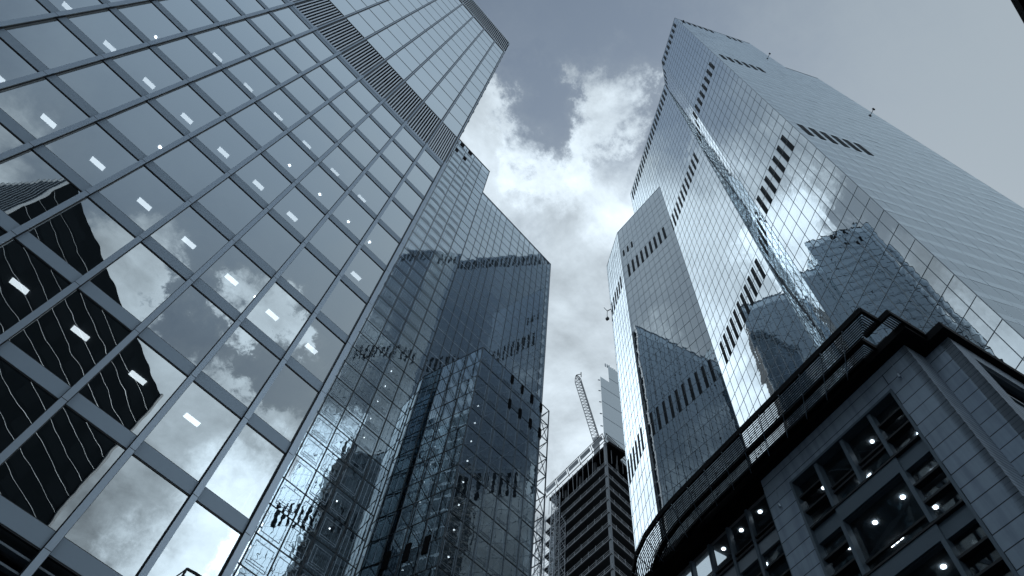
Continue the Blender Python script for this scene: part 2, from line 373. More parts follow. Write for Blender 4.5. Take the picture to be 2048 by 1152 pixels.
# body behind the facade
b = MB()
b.prism([(LX0, LY+7.0), (LX1-0.4, LY+7.0), (LX1-0.4, 58), (LX0, 58)], -1.6, 126.0)
b.build('core_wall', M['interior'], T)
b = MB(); b.prism([(LX0, LY+0.9), (LX1-0.05, LY+0.9), (LX1-0.05, 58.2), (LX0, 58.2)], 125.2, 125.9); b.build('roof', M['roof'], T)
cols = [6.499] + [6.803 - W*c for c in range(1, 18)]          # left edges of the mullion fronts (corner one first)
MW = 0.26
floors = [Z0 + H*k for k in range(-1, 11)]                     # spandrel bottoms 12.1 .. 56.1
PW = Panes(); ceils = {}
for k, z in enumerate(floors):
    top = z + H if k < 10 else z + 1.0
    sp_ = MB(); fl.box(sp_, LX0, LX1-0.02, -0.02, 0.012, z+0.012, z+0.6, 0); fl.box(sp_, LX0, LX1-0.02, -0.10, -0.004, z-0.035, z+0.012, 1); fl.box(sp_, LX0, LX1-0.02, -0.05, 0.010, z+0.6, z+0.622, 1)  # dark bottom strip paints in the shadow under the spandrel
    sp_.build('spandrel', [M['spandrel'], M['dark_metal']], T)
    if k < 11:
        c_ = MB(); c_.prism([(LX0, LY+0.12), (LX1-0.1, LY+0.12), (LX1-0.1, LY+7.0), (LX0, LY+7.0)], z-0.02, z+0.55)
        ceils[k] = c_.build('ceiling', M['ceiling'], T)
for k in range(11):
    z = floors[k]
    for c in range(len(cols)-1):
        u0, u1 = cols[c+1]+MW, cols[c]
        PW.add(fl, u0, u1, z+0.625, z+H-0.035 if k < 11 else z+1, -0.03, (0,), 0.0006, 0.002)
PW.build('window', [M['glassL']], T)
# sill under the louvre band, louvre band 57.2 - 65.2
b = MB(); fl.box(b, LX0, LX1-0.02, -0.3, 0.02, 56.73, 57.25); b.build('louvre_sill', M['alu'], T)
for c in range(len(cols)-1):
    u0, u1 = cols[c+1]+MW, cols[c]
    b = MB()
    fl.face(b, u0, u1, 57.25, 65.0, -0.85, 1); fl.face(b, u0, u1, 62.9, 65.0, -0.84, 2); fl.box(b, u0, u1, -0.85, -0.02, 65.0, 65.2, 2)  # black band on the backing's top paints in the dark below the soffit
    fl.box(b, u0-0.02, u0+0.04, -0.85, -0.02, 57.25, 65.0, 1); fl.box(b, u1-0.04, u1+0.02, -0.85, -0.02, 57.25, 65.0, 1)
    n = 9
    for j in range(n):
        u = u0 + (u1-u0)*(j+0.5)/n
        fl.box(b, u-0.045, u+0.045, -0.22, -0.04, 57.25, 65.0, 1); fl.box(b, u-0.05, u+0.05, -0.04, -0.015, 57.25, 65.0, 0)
    b.build('louvre_panel', [M['fin_light'], M['recess'], M['black']], T)
# upper storeys: flush glass with dark gaps, 65.2 - 115.7
PU = Panes()
ub = MB()
zs = [65.2 + 3.97*k for k in range(13)] + [115.7]
for k in range(len(zs)-1):
    for c in range(len(cols)-1):
        PU.add(fl, cols[c+1]+MW, cols[c], zs[k]+0.05, zs[k+1]-0.03, -0.02, (0,), 0.0006, 0.002)
for z in zs:
    ub = MB(); fl.box(ub, LX0, LX1-0.02, -0.12, -0.005, z-0.04, z+0.05, 0); ub.build('transom', M['dark_metal'], T)
PU.build('upper_window', [M['glassLup']], T, 0)
# parapet louvres 116 - 126.3
b = MB()
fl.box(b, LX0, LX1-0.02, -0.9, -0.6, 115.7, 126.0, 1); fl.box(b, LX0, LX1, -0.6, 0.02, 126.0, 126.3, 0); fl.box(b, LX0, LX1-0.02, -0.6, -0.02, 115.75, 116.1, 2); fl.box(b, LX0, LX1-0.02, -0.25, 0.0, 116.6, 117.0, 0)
u = LX0
while u < LX1-0.05:
    fl.box(b, u, u+0.08, -0.3, -0.03, 117.0, 126.0, 1); fl.box(b, u, u+0.08, -0.03, 0.0, 117.0, 126.0, 0); u += 0.30
b.build('parapet_louvre', [M['fin_light'], M['recess'], M['black']], T)
# plant-room louvres below the lowest spandrel
b = MB(); fl.box(b, LX0, LX1-0.05, -1.2, -1.0, 4.0, 12.0, 1)
z = 4.2
while z < 11.9:
    fl.box(b, LX0, LX1-0.05, -0.35, -0.12, z, z+0.06, 0); z += 0.42
b.build('plant_louvre', [M['joint'], M['black']], T)
b = MB(); fl.box(b, LX0, LX1-0.05, -1.4, -0.1, -1.6, 4.0, 0); b.build('base_wall', M['spandrel'], T)
# vertical mullions, one part each: pale front, sides coloured dark for their shade
for c, u in enumerate(cols):
    b = MB()
    fl.box(b, u, u+MW if c else u+0.30, -0.1, 0.02, 4.0, 116.0, 1)
    e = u+MW-0.03 if c else u+0.28
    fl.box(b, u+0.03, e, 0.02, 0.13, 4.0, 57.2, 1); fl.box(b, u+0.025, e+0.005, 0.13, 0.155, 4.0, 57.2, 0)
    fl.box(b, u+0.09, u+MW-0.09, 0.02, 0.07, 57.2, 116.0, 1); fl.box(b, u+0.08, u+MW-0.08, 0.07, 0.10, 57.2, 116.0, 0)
    for k in range(11):
        fl.box(b, u+0.02, u+MW-0.02, 0.0, 0.158, floors[k]-0.01, floors[k]+0.01, 1)
    b.build('mullion', [M['alu'], M['dark_metal']], T)
# end wall facing the far street (seen only in reflections)
fe = FR((LX1, LY), 90, (1, 0)); PE = Panes(); eb = MB()
ez = [0] + [Z0 + H*k for k in range(-2, 28)]
for k in range(len(ez)-1):
    for j in range(16): PE.add(fe, 0.05+2.4*j, 2.40+2.4*j, ez[k]+0.6, ez[k+1], 0.0, (0,), 0.001, 0.002)
    fe.box(eb, 0, 38.4, -0.1, 0.05, ez[k], ez[k]+0.6)
fe.box(eb, 0, 38.4, -0.3, 0.05, ez[-1], 126.0)
PE.build('end_window', [M['glassLup']], T, 0); eb.build('end_spandrel', M['spandrel'], T)
# ceiling luminaires (rectangular panels on every second storey) and round downlights
for k in (1, 3, 5, 7, 9):
    zc_ = floors[k] + H - 0.024 if k < 10 else 56.0
    for j in range(-5, 5):
        x = -4.3 + W*j
        if (k, j) in ((3, -4), (5, 3), (7, -3), (7, 4), (9, -1), (9, 2), (9, -5), (1, 4)): continue
        b = MB(); b.prism([(x-0.33, LY+1.42), (x+0.33, LY+1.42), (x+0.33, LY+1.68), (x-0.33, LY+1.68)], zc_-0.03, zc_)
        b.build('ceiling_light', M['lamp'], ceils.get(k+1, T))
for x, k in ((3.33, 6), (5.18, 6), (-1.53, 6), (0.93, 6), (-11.5, 6), (2.0, 3), (-6.1, 4)):
    b = MB(); b.prism([(x+0.09*math.cos(t*math.pi/4), LY+1.4+0.09*math.sin(t*math.pi/4)) for t in range(8)], floors[k]+H-0.06, floors[k]+H-0.024)
    b.build('downlight', M['spot'], ceils[k+1])

# ================================================================== MIDDLE TOWER
def hidM(u, v): return u < 1015 - 0.536*(v-80)
T = empty('stepped_glass_tower', 'slender stepped glass tower with visible floors, rising behind the big left office tower', 'tower')
Y1, Y2 = 61.0, 63.0
f1 = FR((0, Y1), 0, (0, -1)); f2 = FR((0, Y2), 0, (0, -1))
PM = Panes(hidM); PM2 = Panes(hidM)
z1e = [200.9 - 4.06*k for k in range(50)][::-1]; z1e = [z for z in z1e if z > 1]
x1e = [16.5] + [34.1 - 3.2*k for k in range(6)][::-1]
fb = MB()
for k in range(len(z1e)-1):
    for j in range(len(x1e)-1): PM.add(f1, x1e[j]+0.05, x1e[j+1]-0.05, z1e[k]+0.05, z1e[k+1]-0.05, 0, (0,), 0.0022, 0.006)
for z in z1e: f1.box(fb, x1e[0], 34.1, -0.08, 0.05, z-0.06, z+0.06)
for x in x1e: f1.box(fb, x-0.07, x+0.07, -0.1, 0.09, 0, 200.9)
f1.box(fb, x1e[0], 34.2, -0.1, 0.12, 200.9, 201.2)
fb.build('mullion_grid', M['joint_dark'], T)
PM.build('window', [M['glassM']], T)
tr_ = MB()   # slim metal trim of the inner skin, flush with the glass
for k, z in enumerate(z1e[:-1]):
    for j in range(2, len(x1e)-1):
        a0, a1 = x1e[j]+0.35, x1e[j+1]-0.35
        if j in (2, 3, 4):
            for zz in (z+0.55, z+0.85, z+3.35): 
                if random.random() < 0.85: f1.box(tr_, a0, a1, 0.0, 0.035, zz, zz+0.055)
            for aa in (a0, a1-0.05): f1.box(tr_, aa, aa+0.05, 0.0, 0.035, z+0.55, z+3.4)
            if random.random() < 0.5: f1.box(tr_, a0+0.3, a1-0.4, 0.0, 0.03, z+1.2, z+1.25)
            if random.random() < 0.5: f1.box(tr_, a0+0.45, a0+0.49, 0.0, 0.03, z+1.0, z+3.2)
        if j == 5:
            for aa in frange(a0, a1, 4): f1.box(tr_, aa, aa+0.04, 0.0, 0.03, z+0.2, z+3.9)
tr_.build('inner_trim', [M['alu']], T)
# what is behind the clear glass: slab edges, inner frames, columns, lamps
sl = MB(); inn = MB(); bk = MB()
for k, z in enumerate(z1e[:-1]):
    sl = MB(); f1.box(sl, 16.9, 33.9, -1.5, -0.35, z-0.30, z+0.22, 0); sl.build('floor_slab', [M['pale_panel']], T)
    for j in range(len(x1e)-1):
        a0, a1 = x1e[j]+0.3, x1e[j+1]-0.3
        if random.random() < 0.8:
            for zz in (z+0.75, z+3.35): f1.box(inn, a0, a1, -0.45, -0.35, zz, zz+0.07, 0)
            for aa in (a0, a1-0.06): f1.box(inn, aa, aa+0.06, -0.45, -0.35, z+0.75, z+3.4, 0)
        if j % 2 == 0:
            for aa in frange(a0+0.3, a1-0.3, 4): f1.box(inn, aa-0.02, aa+0.02, -0.30, -0.25, z+0.3, z+3.8, 0)
        if random.random() < 0.35: f1.face(bk, a0, a1, z+0.5, z+random.uniform(1.5, 3.6), -0.6, 0)
f1.face(bk, 16.7, 34.0, 0, 200.5, -1.6, 1)
inn.build('inner_frame', [M['alu_pale']], T); bk.build('interior_wall', [M['recess'], M['interior']], T)
lamps = [(k, 29.2, 0.9) for k in range(13, 23)]
for k, x, d in lamps:
    z = z1e[k] + 3.1; b = MB(); cx = x + random.uniform(-.3, .3)
    b.prism([(cx+0.11*math.cos(t*math.pi/4), Y1+d+0.11*math.sin(t*math.pi/4)) for t in range(8)], z, z+0.08); b.build('downlight', M['spot_dim'], T)
fx = FR((34.1, Y1), 90, (1, 0)); PX = Panes(); xb = MB()
for k in range(len(z1e)-1):
    for j in range(9): PX.add(fx, 0.08+3.3*j, 3.32+3.3*j, z1e[k]+0.05, z1e[k+1]-0.05, 0, (0,), 0.002, 0.006)
for z in z1e: fx.box(xb, 0, 29.8, -0.08, 0.05, z-0.06, z+0.06)
for j in range(10): fx.box(xb, 3.3*j-0.03, 3.3*j+0.05, -0.08, 0.07, 0, 200.9)
PX.build('side_window', [M['glassM3']], T, 0); xb.build('side_grid', M['joint_dark'], T)
# plant louvres and openings at the very top of the tall part
for j, x in enumerate((21.3, 24.6)):
    b = MB(); f1.box(b, x, x+1.0, -0.02, 0.14, 190.8, 193.2); b.build('vent', M['black'], T)
    b = MB(); f1.box(b, x+0.6, x+2.0, -0.02, 0.14, 198.2, 200.4); b.build('vent', M['black'], T)
# lower part of the tower, dark glass with pale floor edges
z2e = [188.5 - 4.19*k for k in range(45)][::-1]; z2e = [z for z in z2e if z > 1]
S2 = Y2/61.0
x2e = [33.6] + [x*S2 for x in (36.4, 38.25, 40.1, 41.95, 44.1)] + [47.2*S2, 49.9*S2] + [x*S2 for x in (51.9, 53.9, 55.9, 57.9, 59.9, 61.6)] + [65.1]
fb = MB()
for k in range(len(z2e)-1):
    for j in range(len(x2e)-1):
        strip = 44.5*S2 < (x2e[j]+x2e[j+1])/2 < 49.9*S2
        PM2.add(f2, x2e[j]+0.04, x2e[j+1]-0.04, z2e[k]+0.05, z2e[k+1]-0.05, 0, (1 if strip else 0,), 0.0022, 0.006)
for z in z2e: f2.box(fb, 33.6, 65.1, -0.08, 0.03, z-0.13, z+0.13, 2)
for x in x2e: f2.box(fb, x-0.05, x+0.05, -0.1, 0.06, 0, 188.5)
f2.box(fb, 64.9, 65.25, -0.4, 0.12, 0, 188.7, 1); f2.box(fb, 33.6, 65.2, -0.4, 0.12, 188.5, 188.9, 1)
fb.build('mullion_grid', [M['joint_dark'], M['alu_pale'], M['alu']], T)
PM2.build('lower_window', [M['glassM2'], M['glassM3']], T, 60)
sl = MB(); bk = MB()
for z in z2e[:-1]:
    sl = MB(); f2.box(sl, 33.9, 64.8, -1.5, -0.15, z-0.28, z+0.12); sl.build('floor_slab', M['alu_pale'], T)
f2.face(bk, 33.8, 64.9, 0, 188, -1.6, 0)
bk.build('interior_wall', M['interior'], T)
b = MB(); b.prism([(16.6, Y1+1.8), (34.0, Y1+1.8), (34.0, Y1+30), (16.6, Y1+30)], -1.6, 200.5); b.prism([(34.1, Y2+1.8), (65.0, Y2+1.8), (65.0, Y2+28), (34.1, Y2+28)], -1.6, 188.2)
b.build('core', M['interior'], T)

# ------------------------------------------------------------------ low glazed wing with steel lattice end, in front of the middle tower
T = empty('glazed_wing', 'lower glass wing with pill shaped dark slots and an open steel lattice end', 'building')
WX0, WX1, WX2, WY, WZ = 38.0, 52.6, 54.8, 51.0, 97.3
fw = FR((WX0, WY), 0, (0, -1)); ang = math.degrees(math.atan2(Y2-WY, 35.8-WX0)); fs = FR((WX0, WY), ang, (-1, 0)); SL = math.hypot(Y2-WY, 35.8-WX0)
PW2 = Panes(hidM); fb = MB(); inn = MB(); bk = MB()
zw = [WZ - 4.05*k for k in range(24)][::-1]; zw = [z for z in zw if z > 0]
xw = [0] + [2.45*k for k in range(1, 6)] + [WX1-WX0]
for k in range(len(zw)-1):
    for j in range(len(xw)-1): PW2.add(fw, xw[j]+0.04, xw[j+1]-0.04, zw[k]+0.05, zw[k+1]-0.05, 0, (0,), 0.004, 0.008)
    for j in range(4): PW2.add(fs, SL*j/4+0.04, SL*(j+1)/4-0.04, zw[k]+0.05, zw[k+1]-0.05, 0, (0,), 0.004, 0.008)
    fw.box(inn, 0.3, WX1-WX0-0.1, -0.8, -0.5, zw[k]-0.2, zw[k]+0.25, 0)
    for j in range(len(xw)-1):
        fw.beam = None
        if random.random() < 0.6:
            a0, a1 = xw[j]+0.25, xw[j+1]-0.25
            for zz in (zw[k]+0.8, zw[k]+3.2): fw.box(inn, a0, a1, -0.45, -0.38, zz, zz+0.07, 0)
            for aa in (a0, a1): fw.box(inn, aa, aa+0.06, -0.45, -0.38, zw[k]+0.8, zw[k]+3.2, 0)
        if random.random() < 0.5:
            inn.beam(fw.pt(xw[j]+0.2, -0.6, zw[k]+0.2), fw.pt(xw[j+1]-0.2, -0.6, zw[k]+3.9), 0.05)
    fs.box(inn, 0.2, SL-0.2, -0.8, -0.5, zw[k]-0.2, zw[k]+0.2, 0)
    for aa in frange(0.4, SL-0.4, 12): fs.box(inn, aa, aa+0.05, -0.4, -0.35, zw[k]+0.5, zw[k]+3.7, 0)
for z in zw: fw.box(fb, 0, WX1-WX0, -0.06, 0.05, z-0.05, z+0.05); fs.box(fb, 0, SL, -0.06, 0.05, z-0.05, z+0.05)
for x in xw: fw.box(fb, x-0.05, x+0.05, -0.08, 0.09, 0, WZ, 1)
for j in range(5): fs.box(fb, SL*j/4-0.05, SL*j/4+0.05, -0.08, 0.07, 0, WZ)
tw = MB()
for k in range(len(zw)-1):
    for j in range(len(xw)-1):
        a0, a1 = xw[j]+0.3, xw[j+1]-0.3
        if random.random() < 0.6:
            for zz in (zw[k]+0.6, zw[k]+0.9): fw.box(tw, a0, a1, 0.0, 0.035, zz, zz+0.05)
        for aa in (a0, a1):
            if random.random() < 0.6: fw.box(tw, aa-0.02, aa+0.03, 0.0, 0.035, zw[k]+0.2, zw[k]+3.8)
        if random.random() < 0.4: tw.beam(fw.pt(xw[j]+0.1, 0.02, zw[k]+0.2), fw.pt(xw[j+1]-0.1, 0.02, zw[k]+3.9), 0.03)
    for aa in frange(0.5, SL-0.5, 9):
        if random.random() < 0.7: fs.box(tw, aa, aa+0.04, 0.0, 0.03, zw[k]+0.2, zw[k]+3.8)
tw.build('inner_trim', M['alu'], T)
fb.build('mullion_grid', [M['joint_dark'], M['joint']], T)
fw.face(bk, 0.2, WX1-WX0, 0, WZ-0.2, -1.6, 0); fs.face(bk, 0.2, SL, 0, WZ-0.2, -1.6, 0)
bk.prism([(WX0+1.0, WY+1.7), (WX1-0.2, WY+1.7), (WX1-0.2, Y2-0.2), (37.0, Y2-0.2)], -1.6, WZ-0.3)
PW2.build('window', [M['glassM2']], T, 80); inn.build('inner_frame', M['alu_pale'], T); bk.build('interior_wall', M['interior'], T)
for x, z in [(45.3, 96.1), (47.8, 96.0), (50.3, 95.9), (52.6, 95.8), (45.4, 89.5), (47.9, 89.5), (50.4, 89.4), (52.7, 89.3)]:
    b = MB(); u = x-WX0; pts = []
    for t in range(12):
        th = t*math.pi/6; pts.append((u+0.33*math.cos(th), z+0.33*math.sin(th)+(0.95 if math.sin(th) > 0.01 else -0.95 if math.sin(th) < -0.01 else 0)))
    i = 0
    b.v = [tuple(fw.pt(a, 0.11, c)) for a, c in pts] + [tuple(fw.pt(a, 0.0, c)) for a, c in pts]
    b.f = [tuple(range(12)) if not fw.flip else tuple(range(11, -1, -1))] + [(k, (k+1) % 12, 12+(k+1) % 12, 12+k) for k in range(12)]; b.mi = [0]*13
    b.build('vent', M['black'], T)  # dark pill shapes laid on the front glass
for u, z in [(8.2, 56.6), (5.2, 56.6), (2.4, 56.6)]:
    b = MB(); fs.box(b, u-0.4, u+0.4, 0.0, 0.12, z-1.3, z+1.3); b.build('vent', M['black'], T)  # dark slots laid on the side glass
for k, x in [(k, 40.0) for k in range(9, 20)]:
    b = MB(); z = zw[k]+3.0; b.prism([(x+0.12*math.cos(t*math.pi/4), WY+0.9+0.12*math.sin(t*math.pi/4)) for t in range(8)], z, z+0.08); b.build('downlight', M['spot_dim'], T)
b = MB()   # lattice
for yy in (WY+0.1, WY+3.2):
    for x in (WX1+0.15, WX2): b.beam((x, yy, -1.6), (x, yy, WZ), 0.11)
    for k in range(len(zw)):
        b.beam((WX1+0.15, yy, zw[k]), (WX2, yy, zw[k]), 0.09)
        if k: b.beam((WX1+0.15 if k % 2 else WX2, yy, zw[k-1]), (WX2 if k % 2 else WX1+0.15, yy, zw[k]), 0.06)
for k in range(len(zw)):
    b.beam((WX2, WY+0.1, zw[k]), (WX2, WY+3.2, zw[k]), 0.08); b.beam((WX1+0.15, WY+0.1, zw[k]), (WX2, WY+3.2, zw[k]), 0.05)
    if k: b.beam((WX2, WY+(0.1 if k % 2 else 3.2), zw[k-1]), (WX2, WY+(3.2 if k % 2 else 0.1), zw[k]), 0.06)
b.build('steel_lattice', M['joint'], T)

# ================================================================== FACETED TOWER (right)
def hidR(u, v):
    pl = [(1278, 1152), (1300, 1075), (1330, 1030), (1400, 960), (1735, 627), (1891, 651), (2048, 745)]
    for (a, b_), (c, d) in zip(pl, pl[1:]):
        if a <= u <= c: return v > b_ + (d-b_)*(u-a)/(c-a)
    return False
T = empty('faceted_glass_tower', 'tallest glass tower at the right, folded into mirror facets with rows of dark vent slots', 'tower')
C = (45.375, -7.595); B = (53.944, 4.197); A = (61.890, 8.420); E_ = (75.253, 27.016); F_ = (79.134, 46.982); G = (86.518, 57.263); Hh = (77.273, -26.761); h1 = (68.660, -21.581); A2 = (87.010, 43.382)
K_ = 0.878     # metres per survey unit on this tower
def angl(p, q): return math.degrees(math.atan2(q[1]-p[1], q[0]-p[0]))
def dist(p, q): return math.hypot(q[0]-p[0], q[1]-p[1])
FL = 4.64*K_
def levels(top): 
    zs = [124.2*K_ + FL*k for k in range(-27, 45)]; zs = [z for z in zs if -1 < z < top-2.5]; return zs + [top]
PR = Panes(hidR); grid = MB(); grid5 = MB()
def facet(p, q, out, ztop, first, mod, z0=0, tilt=0.0026, bulge=0.006, gr=None, hw=0.03, pr=0.03, mt=(1, 0), half=False):
    gr = gr or grid
    fr = FR(p, angl(p, q), out); Lg = dist(p, q); us = [0]; u = first
    while u < Lg - 0.25*mod: us.append(u); u += mod
    us.append(Lg); zs = [z for z in levels(ztop) if z >= z0]
    for k in range(len(zs)-1):
        for j in range(len(us)-1):
            if half and us[j+1]-us[j] > 1.2:
                um = us[j] + (us[j+1]-us[j])*0.55; tb = random.gauss(0.0035, 0.0015)
                PR.add(fr, us[j]+0.03, um, zs[k]+0.03, zs[k+1]-0.03, 0, mt, tilt*0.5, bulge*0.6, 0.28, tb)
                PR.add(fr, um, us[j+1]-0.03, zs[k]+0.03, zs[k+1]-0.03, 0, mt, tilt*0.5, bulge*0.6, 0.28, -tb)
            else: PR.add(fr, us[j]+0.03, us[j+1]-0.03, zs[k]+0.03, zs[k+1]-0.03, 0, mt, tilt, bulge, 0.28)
    for z in zs: fr.box(gr, 0, Lg, -0.05, pr, z-hw, z+hw)
    for u in us: fr.box(gr, u-hw, u+hw, -0.05, pr*1.2, z0, ztop)
    fr.box(gr, 0, Lg, -0.3, 0.05, ztop, ztop+0.3)
    return fr, us
ctr = (95, 5)
fF4, u4 = facet(C, B, (-1, 0.7), 293.5*K_, 1.45*K_, 2.05*K_, half=True)
fF3, u3 = facet(B, A, (-0.5, 0.9), 294.5*K_, 1.4*K_, 2.05*K_, tilt=0.0009, bulge=0.002)
fF2, u2 = facet(A, A2, (-1, 0.7), 296.5*K_, 1.4*K_, 2.05*K_)
fF1, u1_ = facet(E_, F_, (-1, 0.2), 243.0*K_, 1.6*K_, 2.1*K_)
fF0, u0_ = facet(F_, G, (-1, 0.7), 243.0*K_, 1.4*K_, 2.05*K_)
fF5, u5 = facet(C, h1, (-0.5, -0.86), 291.5*K_, 1.9*K_, 2.3*K_, tilt=0.003, bulge=0.016, gr=grid5, hw=0.02, pr=0.006, mt=(3, 2))
fF6, u6 = facet(h1, Hh, (-0.5, -0.86), 240.0*K_, 1.9*K_, 2.3*K_, tilt=0.003, bulge=0.016, gr=grid5, hw=0.02, pr=0.006, mt=(3, 2))
grid.build('facade_joints', M['joint'], T); grid5.build('side_joints', M['joint_pale'], T)
PR.build('window', [M['glassR'], M['glassRs'], M['glassR5'], M['glassR5s']], T)
body = MB()
ins = 0.6
body.prism([(C[0]+.9, C[1]+.2), (B[0]+1.0, B[1]-.3), (A[0]+.8, A[1]-.5), (A2[0], A2[1]-1.6), (110, 35), (99, -9), (h1[0]+.6, h1[1]+.9)], -1.6, 255.5)
body.prism([(E_[0]+.9, E_[1]), (F_[0]+.9, F_[1]), (G[0]+.3, G[1]-.9), (95, 52), (87.5, 38.5)], -1.6, 213.0)
body.prism([(h1[0]+.9, h1[1]+.8), (Hh[0]+.3, Hh[1]+.8), (99, -10), (88, 0)], -1.6, 210.2)
body.build('core', M['interior'], T)
def slot(fr, u0, u1, z0, z1, cut=True):
    u0, u1, z0, z1 = u0*K_, u1*K_, z0*K_, z1*K_
    b = MB(); fr.box(b, u0, u1, 0.0, 0.07, z0, z1, 0)
    zm = (z0+z1)/2
    fr.box(b, u0-0.03, u1+0.03, 0.0, 0.10, zm-0.09, zm+0.09, 1)
    fr.box(b, u0+0.08, u0+0.16, 0.0, 0.085, zm+0.3, z1-0.5, 1)
    b.build('vent', [M['vent_dark'], M['joint_dark']], T)
for zb in (124.3, 202.4):
    for k in range(7 if zb < 200 else 8): slot(fF4, 2.55+2.05*k, 3.40+2.05*k, zb, zb+7.9)
for k in range(8): slot(fF4, 1.9+2.05*k-0.1, 2.9+2.05*k-0.1, 284.5, 291.8)
for zb in (124.3, 202.4, 284.5):
    for k in range(3 if zb < 280 else 4): slot(fF3, 3.0+2.05*k, 3.85+2.05*k, zb, zb+7.6)
for k in range(12): slot(fF2, 3.7+2.05*k-0.4, 4.6+2.05*k-0.4, 202.6, 211.4)
for k in range(11): slot(fF2, 1.9+2.05*k, 2.8+2.05*k, 124.3, 132.2)
for k in range(23): slot(fF2, 1.4+2.05*k, 2.45+2.05*k, 285.5, 295.0)
for k in range(9): slot(fF1, 3.2+2.1*k, 4.1+2.1*k, 202.8, 211.4)
for k in range(10): slot(fF1, 1.6+2.1*k, 2.4+2.1*k, 124.3, 132.2)
for k in range(3): slot(fF1, 17.0+2.1*k, 17.75+2.1*k, 220.0, 224.5)
for k in range(6): slot(fF0, 2.4+2.05*k, 3.2+2.05*k, 124.3, 132.2)
for k in range(6): slot(fF0, 2.4+2.05*k, 3.2+2.05*k, 203.5, 211.5)
for zb in (125.5, 204.0, 284.0):
    for k in range(6): slot(fF5, 2.0+2.3*k, 3.1+2.3*k, zb, zb+7.4)
for k in range(3): slot(fF5, 20.5+2.3*k, 21.5+2.3*k, 283.5, 289.5)
# small roof-edge fittings
for (x, y, z, dx, dy) in ((C[0]+0.6, C[1]-0.4, 244, -0.5, -0.86), (h1[0], h1[1], 230, -0.5, -0.86), (Hh[0], Hh[1], 170, -0.5, -0.86)):
    b = MB(); b.beam((x, y, z), (x+dx*0.7, y+dy*0.7, z+0.2), 0.07, 0, 6); b.prism([(x+dx*0.8+0.22*math.cos(t*math.pi/4), y+dy*0.8+0.22*math.sin(t*math.pi/4)) for t in range(8)], z-0.3, z+0.5)
    b.build('camera_bracket', M['black'], T)
b = MB(); gx, gy = G
b.beam((gx, gy, 184), (gx+0.4, gy+1.7, 185.3), 0.15); b.beam((gx+0.4, gy+1.7, 185.3), (gx+0.2, gy+2.6, 188.1), 0.12); b.beam((gx+0.4, gy+1.7, 185.3), (gx+0.6, gy+2.1, 181.4), 0.09)
b.prism([(gx+0.3, gy+1.6), (gx+1.0, gy+1.6), (gx+1.0, gy+2.5), (gx+0.3, gy+2.5)], 180.9, 181.8)
b.build('maintenance_davit', M['dark_metal'], T)

# ================================================================== STONE BLOCK (lower right)
T = empty('stone_office_block', 'grey stone office block in the lower right corner with dark recessed windows and lit downlights', 'building')
SP = (25.962, 1.406)
fS = FR(SP, 72.5, (-0.954, 0.3))
TOPZ = 30.93
def wall(u0, u1, n0, n1, z0, z1, mat='stone'):
    b = MB(); fS.wallbox(b, u0, u1, n0, n1, z0, z1); return b.build('wall', M[mat], T)
wall(-1.76, 0.0, -0.62, 0.0, -1.6, TOPZ); wall(7.37, 9.12, -0.62, 0.0, -1.6, TOPZ); wall(0.0, 7.37, -0.62, 0.0, 29.25, TOPZ)
wall(-3.22, -1.76, -2.0, -1.40, -1.6, TOPZ)
fR1 = FR(fS.pt(-1.76, 0, 0)[:2], 72.5+90, (0, -1)); fR1.n = Vector((-fS.d.x, -fS.d.y)); fR1.d = Vector((-fS.n.x, -fS.n.y)); fR1.flip = (fR1.d.x*fR1.n.y - fR1.d.y*fR1.n.x) > 0
b = MB(); fR1.wallbox(b, 0.0, 1.40, -0.4, 0.004, -1.6, TOPZ); b.build('wall', M['stone_fine'], T)
fR2 = FR((0, 0), 0, (0, 1)); fR2.P = Vector(fS.pt(-3.22, -1.40, 0)[:2]); fR2.n = fR1.n.copy(); fR2.d = fR1.d.copy(); fR2.flip = fR1.flip
for a, c, zz0, zz1 in ((0, 1.1, -1.6, TOPZ), (1.1, 30, 29.9, TOPZ), (1.1, 30, 25.7, 26.4), (1.1, 30, -1.6, 22.0)):
    b = MB(); fR2.wallbox(b, a, c, -0.5, 0.004, zz0, zz1); b.build('wall', M['stone_fine'], T)
for zz0, zz1 in ((26.4, 29.9), (22.0, 25.7)):
    for j in range(6):
        a = 1.1 + 4.6*j; b = MB(); fR2.box(b, a+0.05, a+4.5, -0.42, -0.36, zz0+0.05, zz1-0.05, 0)
        for zz in (zz0+0.0, zz0+1.1, zz1-0.14): fR2.box(b, a, a+4.6, -0.36, -0.12, zz, zz+0.12, 1)
        fR2.box(b, a, a+0.14, -0.36, -0.05, zz0, zz1, 1); b.build('side_window', [M['glassS'], M['steel']], T)
